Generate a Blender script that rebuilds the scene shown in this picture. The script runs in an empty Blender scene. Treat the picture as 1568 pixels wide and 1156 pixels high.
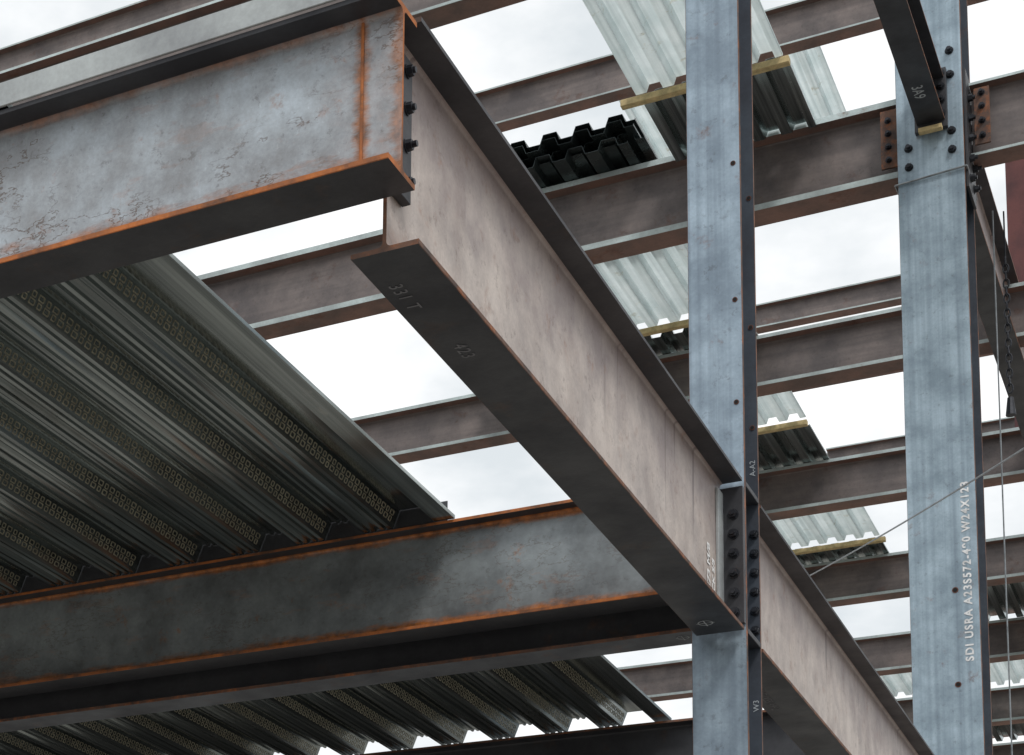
import bpy, bmesh, math, random
from mathutils import Vector, Matrix
random.seed(4)
scene=bpy.context.scene
scene.view_settings.view_transform='Standard'
scene.view_settings.look='None'
scene.view_settings.exposure=0
GZ=-1.6
def L(c):
    o=[]
    for v in c:
        v/=255.0
        o.append(v/12.92 if v<=0.04045 else ((v+0.055)/1.055)**2.4)
    return (o[0],o[1],o[2],1)
# ---------------------------------------------------------------- materials
def ramp(nt,src,a,b):
    n=nt.nodes.new('ShaderNodeMapRange'); n.clamp=True
    n.inputs['From Min'].default_value=a; n.inputs['From Max'].default_value=b
    nt.links.new(src,n.inputs['Value']); return n.outputs['Result']
def noise(nt,co,scale,detail=5,rough=.6,sc=None):
    if sc:
        m=nt.nodes.new('ShaderNodeMapping'); m.inputs['Scale'].default_value=sc
        nt.links.new(co,m.inputs['Vector']); co=m.outputs['Vector']
    n=nt.nodes.new('ShaderNodeTexNoise'); n.inputs['Scale'].default_value=scale
    n.inputs['Detail'].default_value=detail; n.inputs['Roughness'].default_value=rough
    nt.links.new(co,n.inputs['Vector']); return n.outputs['Fac']
def mixc(nt,f,a,b,mode='MIX'):
    n=nt.nodes.new('ShaderNodeMix'); n.data_type='RGBA'; n.blend_type=mode
    if isinstance(f,(int,float)): n.inputs[0].default_value=f
    else: nt.links.new(f,n.inputs[0])
    for i,v in ((6,a),(7,b)):
        if isinstance(v,tuple): n.inputs[i].default_value=v
        else: nt.links.new(v,n.inputs[i])
    return n.outputs[2]
def mth(nt,op,a,b=0.0):
    n=nt.nodes.new('ShaderNodeMath'); n.operation=op
    for i,v in ((0,a),(1,b)):
        if isinstance(v,(int,float)): n.inputs[i].default_value=v
        else: nt.links.new(v,n.inputs[i])
    return n.outputs[0]
def steel(name,c1,c2,rust=(120,75,50),amt=.35,metal=.15,rough=.55,scale=1.0,streak=None,bands=(),speck=.35,smod=(60,60,1.2),bump=.15,contour=0,drips_toptint=False,spots=0,trans=0):
    m=bpy.data.materials.new(name); m.use_nodes=True; nt=m.node_tree
    b=nt.nodes['Principled BSDF']
    tc=nt.nodes.new('ShaderNodeTexCoord'); co=tc.outputs['Object']
    bn=noise(nt,co,3.2*scale,5,.62)
    big=ramp(nt,bn,.36,.64)
    col=mixc(nt,big,L(c1),L(c2))
    if streak:
        st=ramp(nt,noise(nt,co,1.0,3,.5,smod),.42,.72)
        col=mixc(nt,mth(nt,'MULTIPLY',st,streak[1]),col,L(streak[0]))
    fine=ramp(nt,noise(nt,co,60*scale,3,.7),.35,.7)
    dk=mixc(nt,1.0,col,(.62,.6,.6,1),'MULTIPLY')
    col=mixc(nt,mth(nt,'MULTIPLY',fine,speck),col,dk)
    if spots:
        sp=ramp(nt,noise(nt,co,22,5,.75),.58,.66)
        col=mixc(nt,mth(nt,'MULTIPLY',sp,spots),col,mixc(nt,1.0,col,(.5,.46,.44,1),'MULTIPLY'))
        sp=ramp(nt,noise(nt,co,70,4,.8,(1,1,.6)),.62,.68)
        col=mixc(nt,mth(nt,'MULTIPLY',sp,spots*.6),col,mixc(nt,1.0,col,(1.5,1.5,1.5,1),'MULTIPLY'))
    if contour:
        cn=noise(nt,co,4.2,5,.65,(1,1,2.2))
        k=ramp(nt,mth(nt,'ABSOLUTE',mth(nt,'SUBTRACT',cn,.5)),.012,.003)
        k=mth(nt,'MULTIPLY',k,ramp(nt,noise(nt,co,2.3,2,.5),.46,.56))
        col=mixc(nt,mth(nt,'MULTIPLY',k,contour),col,L((88,72,62)))
    sep=None
    if drips_toptint:
        sep=nt.nodes.new('ShaderNodeSeparateXYZ'); nt.links.new(co,sep.inputs[0])
        dn=ramp(nt,noise(nt,co,1.0,2,.5,(1,13,.7)),.66,.70)
        zz=ramp(nt,mth(nt,'ADD',sep.outputs[2],mth(nt,'MULTIPLY',noise(nt,co,1.0,1,.5,(1,7,.1)),.5)),2.98,3.22)
        col=mixc(nt,mth(nt,'MULTIPLY',mth(nt,'MULTIPLY',dn,zz),.7),col,L((66,54,54)))
        tp=ramp(nt,mth(nt,'ADD',sep.outputs[2],mth(nt,'MULTIPLY',bn,.35)),2.92,3.22)  # separate from the drips: darker purple tint towards the top
        col=mixc(nt,mth(nt,'MULTIPLY',tp,.5),col,L((128,110,112)))
    rn=noise(nt,co,5.5*scale,6,.72)
    rm=ramp(nt,rn,.62-.2*amt,.74-.12*amt)
    rm=mth(nt,'MULTIPLY',rm,.7)
    if bands:
        if not sep:
            sep=nt.nodes.new('ShaderNodeSeparateXYZ'); nt.links.new(co,sep.inputs[0])
        n2=ramp(nt,noise(nt,co,9,5,.75,(.5,.5,1.6)),.3,.62)
        for ax,zc,h,s in bands:
            d=mth(nt,'ABSOLUTE',mth(nt,'SUBTRACT',sep.outputs[ax],zc))
            k=ramp(nt,d,h,0.0)
            k=mth(nt,'MULTIPLY',ramp(nt,mth(nt,'ADD',k,mth(nt,'MULTIPLY',n2,.7)),.6,1.25),s)
            rm=mth(nt,'MAXIMUM',rm,k)
    rc=mixc(nt,ramp(nt,noise(nt,co,25,4,.7),.35,.65),L(rust),L(tuple(v*.58 for v in rust)))
    col=mixc(nt,rm,col,rc)
    nt.links.new(col,b.inputs['Base Color'])
    b.inputs['Metallic'].default_value=metal
    r=mth(nt,'ADD',mth(nt,'MULTIPLY',big,.12),rough-.06)
    nt.links.new(r,b.inputs['Roughness'])
    bp=nt.nodes.new('ShaderNodeBump'); bp.inputs['Strength'].default_value=bump; bp.inputs['Distance'].default_value=.004
    nt.links.new(noise(nt,co,35*scale,4,.7),bp.inputs['Height']); nt.links.new(bp.outputs[0],b.inputs['Normal'])
    if trans:
        t=nt.nodes.new('ShaderNodeBsdfTranslucent'); nt.links.new(col,t.inputs['Color'])
        mx=nt.nodes.new('ShaderNodeMixShader'); mx.inputs[0].default_value=trans
        nt.links.new(b.outputs[0],mx.inputs[1]); nt.links.new(t.outputs[0],mx.inputs[2])
        nt.links.new(mx.outputs[0],nt.nodes['Material Output'].inputs['Surface'])
    return m
def galv(name,c1,c2,rough):
    """shiny rolled zinc coating: streaks along the sheet, faint spangle"""
    m=bpy.data.materials.new(name); m.use_nodes=True; nt=m.node_tree
    b=nt.nodes['Principled BSDF']; tc=nt.nodes.new('ShaderNodeTexCoord'); co=tc.outputs['Object']
    s=ramp(nt,noise(nt,co,1,4,.6,(34,.35,34)),.34,.66)
    col=mixc(nt,s,L(c1),L(c2))
    d=ramp(nt,noise(nt,co,1,4,.6,(4,1.1,4)),.52,.72)
    col=mixc(nt,mth(nt,'MULTIPLY',d,.45),col,L((96,96,88)))
    w=ramp(nt,noise(nt,co,1,5,.7,(14,3,14)),.64,.72)
    col=mixc(nt,mth(nt,'MULTIPLY',w,.35),col,L((206,206,196)))
    nt.links.new(col,b.inputs['Base Color']); b.inputs['Metallic'].default_value=.92
    nt.links.new(mth(nt,'ADD',mth(nt,'MULTIPLY',d,.15),rough),b.inputs['Roughness'])
    bp=nt.nodes.new('ShaderNodeBump'); bp.inputs['Strength'].default_value=.25; bp.inputs['Distance'].default_value=.004
    nt.links.new(noise(nt,co,1,2,.5,(9,2,9)),bp.inputs['Height']); nt.links.new(bp.outputs[0],b.inputs['Normal'])
    return m
def plain(name,c,rough=.7,metal=0):
    m=bpy.data.materials.new(name); m.use_nodes=True; nt=m.node_tree
    b=nt.nodes['Principled BSDF']; tc=nt.nodes.new('ShaderNodeTexCoord')
    f=ramp(nt,noise(nt,tc.outputs['Object'],18,4,.65),.3,.7)
    nt.links.new(mixc(nt,f,L(c),L(tuple(v*.75 for v in c))),b.inputs['Base Color'])
    b.inputs['Roughness'].default_value=rough; b.inputs['Metallic'].default_value=metal
    return m
M_edge=steel('rusty_edge',(120,86,68),(76,64,60),(192,112,58),.65,.0,.75,3)
M_edgeO=steel('orange_rust_edge',(190,112,58),(108,78,62),(208,124,58),.6,.0,.85,3)
M_under=steel('shaded_steel_dark',(68,69,73),(50,51,56),(90,70,60),.18,.2,.5)  # dark steel colour with the shade of undersides painted in
M_Aweb=steel('girder_web',(204,192,183),(168,158,153),(166,122,98),.18,.12,.42,1.6,((146,128,118),.3),((2,2.53,.09,.45),),.35,(9,9,2.2),.15,0,True,.65)
M_BTweb=steel('beam_web_bluegrey',(182,192,200),(146,150,154),(172,110,66),.12,.18,.42,1.6,((122,116,112),.3),((2,2.65,.095,.95),(2,3.07,.03,.6),(0,-1.865,.035,.9),(0,-1.765,.04,.7),(0,-1.80,.25,.15)),.4,(14,14,3),.2,.75,False,.6)
M_BLweb=steel('beam_web_grey',(152,160,163),(104,109,112),(196,120,56),.06,.2,.38,1.0,((94,94,94),.25),((2,2.685,.05,.95),(2,3.085,.03,.9)),.3,(10,10,3),.12,.4,False,.4)
M_col=steel('column_steel',(168,186,200),(130,146,160),(140,98,78),.05,.22,.42,1.3,((100,114,128),.55),(),.3,(38,38,.35),.15,0,False,.5)
M_colR=steel('column_steel_light',(174,193,205),(134,152,164),(140,98,78),.03,.22,.42,1.2,((106,122,136),.6),(),.3,(22,22,.25),.15,0,False,.5)
M_coldark=steel('column_inner_shaded',(78,85,94),(58,62,71),(110,80,70),.2,.2,.5)  # darkened copy of the column steel, recess shade put into the colour
M_back=steel('grey_brown_steel',(136,125,121),(100,94,94),(118,82,68),.2,.15,.55,.7,((90,85,86),.4),(),.3,(1.2,30,30),.15,0,False,.4)
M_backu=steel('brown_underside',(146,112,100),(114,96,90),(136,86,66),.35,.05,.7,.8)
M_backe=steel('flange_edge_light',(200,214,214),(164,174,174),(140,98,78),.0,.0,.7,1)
M_maroon=steel('maroon_primer',(104,58,56),(80,50,52),(110,62,52),.2,.0,.7)
M_bolt=steel('bolt_steel',(58,60,66),(38,40,46),(86,64,54),.1,.5,.4,3)
M_deck=galv('galvanized_deck',(178,186,184),(104,112,112),.17)
M_emb=plain('deck_emboss',(196,190,168),.35,.45)
M_deckL=steel('translucent_roof_sheet',(234,242,242),(214,226,226),(196,186,150),.08,.0,.4,1,((160,174,174),.55),(),.1,(24,.5,24),.05,0,False,0,.45)
M_deckM=galv('galvanized_deck_mid',(190,200,200),(120,130,130),.2)
M_bundle=steel('galvanized_sheet_dark',(96,106,106),(62,70,72),(90,80,66),.1,.75,.3,1)
M_wood=plain('yellow_timber',(222,198,146),.8)
M_chalk=plain('chalk_mark',(250,250,250),.9)
M_chalkd=plain('chalk_faint',(190,196,200),.9)
M_ink=plain('stencil_mark',(132,132,136),.9)
M_wire=plain('steel_wire',(150,155,158),.4,.6)
M_hole=plain('bolt_hole_rust',(112,72,60),.9)
M_black=plain('hole_dark',(24,22,22),.9)
M_clip=steel('clip_angle',(182,188,188),(150,154,156),(120,90,74),.1,.1,.55)
# ---------------------------------------------------------------- helpers
def empty(name):
    e=bpy.data.objects.new(name,None); scene.collection.objects.link(e); e.empty_display_size=.2; return e
def finish(bm,name,mats,parent=None,smooth=False,recalc=True):
    if recalc: bmesh.ops.recalc_face_normals(bm,faces=bm.faces)
    me=bpy.data.meshes.new(name); bm.to_mesh(me); bm.free()
    for m in mats: me.materials.append(m)
    o=bpy.data.objects.new(name,me); scene.collection.objects.link(o)
    if parent: o.parent=parent
    if smooth:
        for p in me.polygons: p.use_smooth=True
    return o
def iprof(w,d,tf,tw,r):
    def arc(cx,cy,a0,a1):
        return [(cx+r*math.cos(math.radians(a0+(a1-a0)*i/4)),cy+r*math.sin(math.radians(a0+(a1-a0)*i/4))) for i in range(5)]
    c=.0018
    R=[(w/2-c,0),(w/2,c),(w/2,tf)]+arc(tw/2+r,tf+r,270,180)+arc(tw/2+r,d-tf-r,180,90)+[(w/2,d-tf),(w/2,d-c),(w/2-c,d)]
    Lf=[(-a,b) for a,b in reversed(R)]
    return R+Lf
def ibeam(name,axis,c,z0,t0,t1,w,d,tf,tw,mats,parent,r=.012,topedge=None):
    bm=bmesh.new(); P=iprof(w,d,tf,tw,r); n=len(P)
    def mp(a,b,t):
        return (t,c+a,z0+b) if axis=='X' else ((c+a,t,z0+b) if axis=='Y' else (c+a,z0+b,t))
    A=[bm.verts.new(mp(a,b,t0)) for a,b in P]; B=[bm.verts.new(mp(a,b,t1)) for a,b in P]
    for i in range(n):
        j=(i+1)%n; f=bm.faces.new((A[i],A[j],B[j],B[i]))
        (a0,b0),(a1,b1)=P[i],P[j]
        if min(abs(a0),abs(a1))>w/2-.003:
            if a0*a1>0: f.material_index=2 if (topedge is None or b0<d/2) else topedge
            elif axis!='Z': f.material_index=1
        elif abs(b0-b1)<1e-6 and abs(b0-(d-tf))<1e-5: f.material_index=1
    f=bm.faces.new(A); f.material_index=2; f=bm.faces.new(B); f.material_index=2
    return finish(bm,name,mats,parent)
def box(name,x0,x1,y0,y1,z0,z1,mat,parent,bev=.0015):
    bm=bmesh.new(); bmesh.ops.create_cube(bm,size=1)
    for v in bm.verts: v.co=Vector(((x0+x1)/2+v.co.x*(x1-x0),(y0+y1)/2+v.co.y*(y1-y0),(z0+z1)/2+v.co.z*(z1-z0)))
    if bev: bmesh.ops.bevel(bm,geom=bm.edges[:],offset=bev,segments=1,affect='EDGES')
    return finish(bm,name,[mat],parent)
def cyl(bm,p,d,r,h,seg=12,r2=None,roll=0):
    d=Vector(d).normalized(); q=d.to_track_quat('Z','Y').to_matrix().to_4x4()
    M=Matrix.Translation(Vector(p)+d*h/2)@q@Matrix.Rotation(roll,4,'Z')
    bmesh.ops.create_cone(bm,cap_ends=True,segments=seg,radius1=r,radius2=r if r2 is None else r2,depth=h,matrix=M)
def bolts(name,pts,d,parent,s=1.0,nutside=True):
    bm=bmesh.new(); d=Vector(d)
    for p in pts:
        p=Vector(p)
        cyl(bm,p,d,.021*s,.004*s,16)
        cyl(bm,p+d*.004*s,d,.0175*s,.016*s,6,.0165*s,random.random())
        if nutside: cyl(bm,p+d*.02*s,d,.0095*s,.014*s*random.uniform(.5,1.3),10)
    return finish(bm,name,[M_bolt],parent)
def disc(name,pts,d,parent,r=.012,mat=None):
    bm=bmesh.new()
    for p in pts: cyl(bm,p,d,r,.003,14)
    finish(bm,name+'_rust',[M_hole],parent)
    bm=bmesh.new()
    for p in pts: cyl(bm,Vector(p)+Vector(d)*.001,d,r*.7,.0035,14)
    finish(bm,name,[M_black],parent)
def text(body,loc,r,u,size,mat,parent,name='marking',sp=1.0,off=0.0):
    cu=bpy.data.curves.new(name,'FONT'); cu.body=body; cu.size=size; cu.extrude=.0004; cu.offset=off; cu.space_character=sp
    o=bpy.data.objects.new(name,cu); scene.collection.objects.link(o)
    r=Vector(r);u=Vector(u);n=r.cross(u)
    M=Matrix((r,u,n)).transposed().to_4x4(); M.translation=Vector(loc)
    o.matrix_world=M; cu.materials.append(mat)
    o.parent=parent
    return o
def rrect(la,lb,c):
    return [(la,lb-c),(la-c,lb),(-la+c,lb),(-la,lb-c),(-la,-lb+c),(-la+c,-lb),(la-c,-lb),(la,-lb+c)]
def deck(name,x0,x1,y0,y1,z,mat,pitch=.305,depth=.075,emb=False,groove=True,parent=None,solid=True):
    e=parent or empty(name)
    k=pitch/.305; wb,sl=.12*k,.03*k; wt=pitch-wb-2*sl
    webs=[]; x=x1
    pts=[(x,z+.014),(x,z)]; x-=wb*.7; pts.append((x,z)); x-=sl; pts.append((x,z+depth)); x-=wt
    def gr(x,w,zz,s,cs):
        o=[]
        for c_,hw in cs:
            o+=[(x-w*(c_-hw),zz),(x-w*(c_-hw*.45),zz+s*k),(x-w*(c_+hw*.45),zz+s*k),(x-w*(c_+hw),zz)]
        return o
    while x>x0:
        pts.append((x,z+depth)); webs.append((x,x-sl)); x-=sl
        pts.append((x,z))
        if groove: pts+=gr(x,wb,z,.011,((.2,.07),(.5,.12),(.8,.07)))
        x-=wb; pts.append((x,z)); x-=sl; pts.append((x,z+depth))
        if groove: pts+=gr(x,wt,z+depth,-.010,((.25,.07),(.5,.10),(.75,.07)))
        x-=wt
    bm=bmesh.new(); ny=max(2,int((y1-y0)/.4))
    rows=[]
    for j in range(ny+1):
        y=y0+(y1-y0)*j/ny
        rows.append([bm.verts.new((a,y,b+random.uniform(-1,1)*.0006)) for a,b in pts])
    for j in range(ny):
        for i in range(len(pts)-1): bm.faces.new((rows[j][i],rows[j][i+1],rows[j+1][i+1],rows[j+1][i]))
    o=finish(bm,'sheet',[mat],e,recalc=False)
    if solid:
        s=o.modifiers.new('thick','SOLIDIFY'); s.thickness=.0016; s.offset=0
    if emb:
        bm=bmesh.new()
        for (xa,xb) in webs:
            wv=Vector((xb-xa,0,-depth)); ln=wv.length; wd=wv/ln; nn=Vector((depth,0,-(xa-xb))).normalized()
            y=y0+.04; k2=0
            while y<y1-.04:
                for row in (.34,.66):
                    c=Vector((xa,y,z+depth))+wd*ln*row
                    la=.0170 if (k2+(row>.5))%2 else .0125
                    R=[]
                    for (a_,b_,h) in ((la,.0112,.001),(la-.0010,.0102,.003),(la-.0036,.0076,.003),(la-.0046,.0066,.001)):
                        R.append([bm.verts.new(c+Vector((0,1,0))*p+wd*q+nn*h) for p,q in rrect(a_,b_,.003 if a_>.01 else .0015)])
                    for q in range(3):
                        for a in range(8): bm.faces.new((R[q][a],R[q][(a+1)%8],R[q+1][(a+1)%8],R[q+1][a]))
                y+=.044; k2+=1
        finish(bm,'embossments',[M_emb],e)
    return e
# ---------------------------------------------------------------- level 1
AX=-1.841
g=empty('steel_girder')
ibeam('rolled_section','Y',AX,2.50,4.279,7.50,.178,.60,.0135,.010,[M_Aweb,M_under,M_edge],g,topedge=1)
box('clip_angle_leg',AX+.0055,AX+.016,7.43,7.505,2.56,3.05,M_clip,g)
box('end_plate',-1.955,-1.752,7.503,7.527,2.53,3.07,M_under,g)
zs=[2.572+.0775*i for i in range(6)]
bolts('end_bolts',[(x,7.503,z) for x in (-1.788,-1.905) for z in zs],(0,-1,0),g)
bolts('near_end_bolts',[(AX+.03,4.335,z) for z in (2.70,2.80,2.90,3.0)],(1,0,0),g,.85)
box('near_clip_angle',AX+.006,AX+.03,4.29,4.37,2.66,3.04,M_under,g)
text('331 T',(-1.90,4.44,2.4990),(0,1,0),(1,0,0),.052,M_ink,g,'stencil',1.2)
text('423',(-1.875,4.82,2.4990),(0,1,0),(1,0,0),.052,M_ink,g,'stencil',1.2)
text('1573 M/8',(AX+.0075,7.33,2.58),(0,0,1),(0,-1,0),.055,M_chalk,g,'chalk_note',1,.0016)
text('ECK S/5',(AX+.0075,7.395,2.60),(0,0,1),(0,-1,0),.045,M_chalk,g,'chalk_note',1,.0014)
def target(cx,cy,z,parent,r=.028):
    bm=bmesh.new(); n=24
    ring=[[bm.verts.new((cx+rr*math.cos(2*math.pi*i/n),cy+rr*math.sin(2*math.pi*i/n),z)) for i in range(n)] for rr in (r,r*.84)]
    for i in range(n): bm.faces.new((ring[0][i],ring[0][(i+1)%n],ring[1][(i+1)%n],ring[1][i]))
    for dx,dy in ((r*1.2,.0022),(.0022,r*1.2)):
        zz=z-.0008
        bm.faces.new([bm.verts.new((cx+a*dx,cy+b*dy,zz-(.0006 if dx<dy else 0))) for a,b in ((-1,-1),(1,-1),(1,1),(-1,1))])
    finish(bm,'target_mark',[M_chalkd],parent)
target(-1.86,7.36,2.4985,g)
g2=empty('steel_girder')
ibeam('rolled_section','Y',AX,2.50,7.80,13.97,.178,.60,.0135,.010,[M_Aweb,M_under,M_edge],g2,topedge=1)
text('W24X55 A992',(-1.90,8.3,2.4990),(0,1,0),(1,0,0),.05,M_ink,g2,'stencil')
# near column
c=empty('steel_column')
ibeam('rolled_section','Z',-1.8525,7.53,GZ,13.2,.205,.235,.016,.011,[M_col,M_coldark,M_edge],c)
for z in (2.50,3.082):
    box('continuity_plate',-1.95,-1.748,7.547,7.748,z,z+.02,M_under,c)
bolts('far_flange_bolts',[(-1.768,7.748,z) for z in zs],(0,-1,0),c,.9)
disc('flange_hole',[(-1.776,7.53,z) for z in (4.41,3.84,3.42)],(0,-1,0),c,.010)
disc('flange_hole_far',[(-1.768,7.749,z) for z in (4.37,3.82,3.40)],(0,-1,0),c,.010)
text('A-A2',(-1.760,7.7475,3.20),(0,0,1),(-1,0,0),.03,M_chalkd,c,'chalk_note')
text('W3',(-1.760,7.7475,2.25),(0,0,1),(-1,0,0),.03,M_chalkd,c,'chalk_note')
box('base_plate',-2.05,-1.65,7.42,7.88,GZ,GZ+.03,M_under,c)
# top-left beam
b=empty('steel_beam')
ibeam('rolled_section','X',4.188,2.635,-9.0,-1.76,.165,.445,.014,.009,[M_BTweb,M_under,M_edgeO],b,topedge=1)
box('edge_plate',-9,-1.775,4.094,4.102,3.082,3.152,M_clip,b)
box('edge_plate_leg',-9,-1.775,4.1025,4.17,3.144,3.152,M_clip,b)
box('weld_scar',-1.868,-1.860,4.180,4.1835,2.66,3.06,M_edgeO,b)
# lower front beam
b=empty('steel_beam')
ibeam('rolled_section','X',7.50,2.66,-9.0,-1.97,.15,.44,.013,.009,[M_BLweb,M_under,M_edgeO],b)
b=empty('steel_beam')
ibeam('rolled_section','X',7.705,2.565,-9.0,-1.957,.16,.50,.013,.009,[M_under,M_coldark,M_edge],b)  # web takes the dark steel so its deep shadow is painted in
target(-2.03,7.69,2.5635,b,.024)
b=empty('steel_beam')
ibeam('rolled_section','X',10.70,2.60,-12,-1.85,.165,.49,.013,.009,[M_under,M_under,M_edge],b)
# level 1 decks
d1=deck('metal_floor_deck',-9.0,-2.872,4.12,7.43,3.103,M_deck,emb=True)
box('added_end_closure',-9.0,-2.905,7.432,7.436,3.101,3.185,M_under,d1,0)  # dark strip added to block sky glints at the deck end
d2=deck('metal_floor_deck',-11.0,-2.885,7.60,10.68,3.103,M_deck,emb=True)
# ---------------------------------------------------------------- right column
c=empty('steel_column')
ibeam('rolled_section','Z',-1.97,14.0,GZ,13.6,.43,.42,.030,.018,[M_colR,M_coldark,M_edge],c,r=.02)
bolts('bolts',[(x,14.0,z) for x,zz in ((-2.11,(7.84,7.98)),(-1.83,(7.90,8.04,8.46,8.64))) for z in zz],(0,-1,0),c,1.35)
text('SDI USRA A23S572-490 W24X123',(-1.80,13.9975,4.25),(0,0,1),(-1,0,0),.07,M_chalk,c,'stencil',1.25,.0022)
disc('flange_hole',[(-1.90,14.0,4.75),(-1.90,14.0,4.1)],(0,-1,0),c,.020)
box('base_plate',-2.3,-1.6,13.8,14.6,GZ,GZ+.04,M_under,c)
bm=bmesh.new()
pp=[(-2.20,13.985),(-1.74,13.985),(-1.74,14.43),(-2.20,14.43)]
for i in range(4):
    a=Vector((*pp[i],7.72+.03*(i%2))); q=Vector((*pp[(i+1)%4],7.72+.03*((i+1)%2)))
    cyl(bm,a,q-a,.007,(q-a).length,8)
finish(bm,'choker_wire',[M_wire],c)
box('gusset_plate',-1.752,-1.735,14.03,14.38,7.62,8.5,M_under,c)
bolts('gusset_bolts',[(-1.735,y,z) for y in (14.12,14.28) for z in (7.72,7.87,8.02,8.17,8.32)],(1,0,0),c,1.5)
box('clip_angle',-2.31,-2.20,14.12,14.137,7.94,8.38,M_edge,c)
bolts('clip_bolts',[(-2.26,14.12,z) for z in (8.0,8.1,8.2,8.3)],(0,-1,0),c,1.1)
box('clip_angle_right',-1.70,-1.60,14.12,14.137,7.96,8.38,M_edge,c)
bolts('clip_bolts_right',[(-1.65,14.12,z) for z in (8.02,8.13,8.24,8.34)],(0,-1,0),c,1.1)
g=empty('steel_girder')
ibeam('rolled_section','Y',-1.955,8.11,7.8,13.95,.18,.33,.013,.012,[M_under,M_under,M_edge],g)
box('end_plate',-2.06,-1.85,13.952,13.995,8.06,8.5,M_under,g)
bolts('bolts',[(-1.885,13.95,z) for z in (8.16,8.26,8.36,8.46)],(0,-1,0),g,1.3)
text('3A9',(-2.0,13.45,8.1085),(0,1,0),(1,0,0),.10,M_chalkd,g,'stencil')
box('timber_shim',-2.03,-1.88,13.9,13.95,8.03,8.06,M_wood,g)
g=empty('steel_girder')
ibeam('rolled_section','Y',-1.86,7.70,14.43,34,.2,.62,.016,.012,[M_Aweb,M_under,M_edge],g)
# ---------------------------------------------------------------- level 2 and 3 beams
def bb(y,zb,d,x0=-14,x1=4,w=.19,tf=.020):
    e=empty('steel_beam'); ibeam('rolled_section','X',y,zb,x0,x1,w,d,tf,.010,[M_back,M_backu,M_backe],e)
    return e
bb(10.8,7.78,.55)
bb(14.25,7.86,.60,-14,-2.2,.24,.045); bb(14.25,7.90,.55,-1.73,4,.2)
for y in (17.0,19.95,22.85,25.7,28.6,31.5,34.5): bb(y,7.78,.46,w=.22,tf=.032)
for y,d,x0 in ((16.7,.5,-14),(19.8,.45,-14),(22.6,.45,-14),(25.9,.33,-6.6),(27.9,.33,-6.4),(31.2,.4,-6)): bb(y,12.7,d,x0)
def deck2(x0,x1,y0,y1,z,mat,**k): return deck('metal_roof_deck',x0,x1,y0,y1,z,mat,pitch=.19,depth=.055,groove=False,solid=(mat is not M_deckL),**k)
def plank(x0,x1,y,z):
    e=empty('timber_plank'); box('board',x0,x1,y-.02,y+.04,z-.055,z-.006,M_wood,e,.003)
deck2(-3.83,-2.76,10.9,13.15,8.40,M_deckL); plank(-3.87,-2.72,13.15,8.39)
deck2(-3.80,-2.74,13.22,14.12,8.395,M_deckM)
deck2(-6.2,-3.8,14.4,16.45,8.30,M_deckL); plank(-6.2,-3.8,16.45,8.30)
deck2(-6.2,-3.8,16.55,17.1,8.245,M_deckM)
deck2(-6.2,-3.8,17.2,18.8,8.26,M_deckL); plank(-6.2,-3.8,18.85,8.26)
deck2(-6.2,-3.8,18.95,20.1,8.245,M_deckM)
deck2(-6.2,-3.75,20.2,22.2,8.26,M_deckL); plank(-6.2,-3.7,22.25,8.26)
deck2(-6.2,-3.75,22.35,23.0,8.245,M_deckM)
deck2(-3.3,2,22.95,25.6,8.245,M_deckM); deck2(-5.4,2,25.8,28.4,8.245,M_deckL); deck2(-4.6,2,28.8,31.3,8.245,M_deckM)
deck2(-2.1,2,20.1,22.6,8.245,M_deckM)
deck2(-6.0,-3.95,19.9,22.6,13.16,M_deckL)
# deck bundle
e=empty('deck_sheet_bundle')
for i in range(4):
    dz=.05*i; off=random.uniform(-.08,.08)
    deck('x',-5.15+off,-3.97+off,13.85+random.uniform(-.2,.1),14.9+random.uniform(-.1,.3),8.465+dz,M_bundle,pitch=.25,depth=.07,groove=False,parent=e)
# maroon frame, far right
c=empty('maroon_frame')
ibeam('post','Z',-2.06,20.2,8.3,11.3,.22,.25,.016,.011,[M_maroon,M_maroon,M_maroon],c)
ibeam('header','X',20.32,11.3,-2.3,3,.22,.30,.016,.011,[M_maroon,M_maroon,M_maroon],c)
ibeam('sill','X',20.32,9.3,-1.94,3,.16,.2,.012,.009,[M_maroon,M_maroon,M_maroon],c)
# wires
def wire(name,a,b,r=.005,sag=0):
    cu=bpy.data.curves.new(name,'CURVE'); cu.dimensions='3D'; cu.bevel_depth=r
    s=cu.splines.new('POLY'); s.points.add(16)
    a=Vector(a);b=Vector(b)
    for i in range(17):
        t=i/16; p=a.lerp(b,t)-Vector((0,0,sag*4*t*(1-t))); s.points[i].co=(*p,1)
    o=bpy.data.objects.new(name,cu); scene.collection.objects.link(o); cu.materials.append(M_wire)
wire('guy_wire',(-3.05,15,5.34),(-.93,10,4.10),.005,.02)
wire('hanging_cable',(-1.66,14.6,7.7),(-1.66,14.6,-1.6),.005)
bm=bmesh.new(); z=7.35; k=0
while z>6.35:
    n=12; R=[]
    for i in range(n):
        a=2*math.pi*i/n; cx=math.cos(a)*.018; cz=math.sin(a)*.036
        R.append(Vector((cx,0,cz)) if k%2 else Vector((0,cx,cz)))
    for i in range(n):
        p,q=R[i],R[(i+1)%n]; cyl(bm,Vector((-1.60,14.7,z))+p,q-p,.006,(q-p).length*1.1,6)
    z-=.056; k+=1
cyl(bm,(-1.60,14.7,7.38),(0,0,1),.006,.35,6)
cyl(bm,(-1.60,14.7,6.2),(0,0,1),.035,.13,10,.02)
finish(bm,'hanging_chain',[M_bolt])
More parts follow.
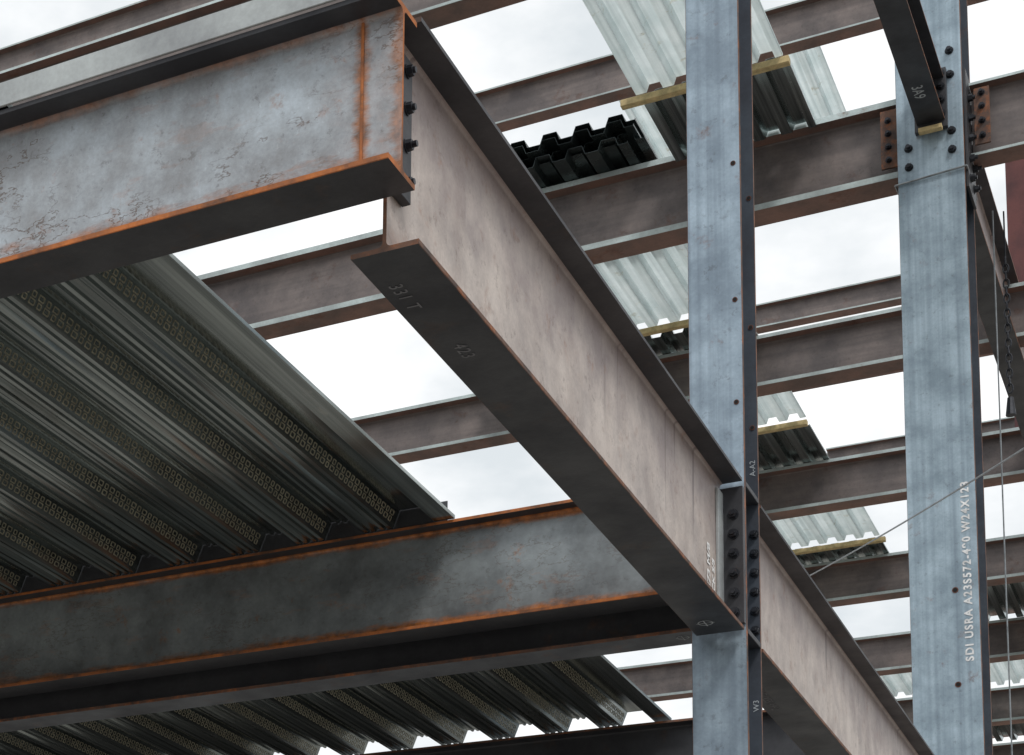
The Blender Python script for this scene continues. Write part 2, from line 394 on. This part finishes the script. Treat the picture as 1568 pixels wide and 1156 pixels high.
# ---------------------------------------------------------------- ground
bm=bmesh.new(); bmesh.ops.create_grid(bm,x_segments=40,y_segments=40,size=1500)
for v in bm.verts: v.co.z=GZ
gm=bpy.data.materials.new('dirt'); gm.use_nodes=True; nt=gm.node_tree; tc=nt.nodes.new('ShaderNodeTexCoord')
f=ramp(nt,noise(nt,tc.outputs['Object'],.4,8,.65),.3,.7)
nt.links.new(mixc(nt,f,(.19,.176,.158,1),(.27,.252,.225,1)),nt.nodes['Principled BSDF'].inputs['Base Color'])
nt.nodes['Principled BSDF'].inputs['Roughness'].default_value=.95
finish(bm,'ground',[gm])
# ---------------------------------------------------------------- world
w=bpy.data.worlds.new('World'); scene.world=w; w.use_nodes=True; nt=w.node_tree
bg=nt.nodes['Background']; bg.inputs['Strength'].default_value=.1
sk=nt.nodes.new('ShaderNodeTexSky'); sk.sky_type='NISHITA'; sk.sun_disc=False
SE,SA=math.radians(52),math.radians(138)
sk.sun_elevation=SE; sk.sun_rotation=SA
tc=nt.nodes.new('ShaderNodeTexCoord')
n=ramp(nt,noise(nt,tc.outputs['Generated'],6,6,.55,(1,1,2.0)),.38,.62)
cl=mixc(nt,n,(7.9,8.4,8.7,1),(12.0,12.0,12.0,1))
nt.links.new(mixc(nt,.95,sk.outputs[0],cl),bg.inputs['Color'])
sd=bpy.data.lights.new('sun','SUN'); sd.energy=1.5; sd.angle=math.radians(11); sd.color=(1,.97,.93)
so=bpy.data.objects.new('sun',sd); scene.collection.objects.link(so)
D=Vector((math.sin(SA)*math.cos(SE),math.cos(SA)*math.cos(SE),math.sin(SE)))
so.rotation_euler=D.to_track_quat('Z','Y').to_euler(); so.location=(8,-8,14)
# ---------------------------------------------------------------- camera
cd=bpy.data.cameras.new('camera'); co=bpy.data.objects.new('camera',cd); scene.collection.objects.link(co)
f=Vector((-.5187,.840,.1577)).normalized(); r=Vector((.8535,.520,.0378)); r=(r-f*r.dot(f)).normalized(); u=r.cross(f)
M=Matrix((r,u,-f)).transposed().to_4x4(); co.matrix_world=M
cd.sensor_width=36; cd.lens=3110/1568*36; cd.shift_x=(784-118)/1568; cd.shift_y=(1464-578)/1568
cd.clip_end=5000; cd.clip_start=.05
scene.camera=co
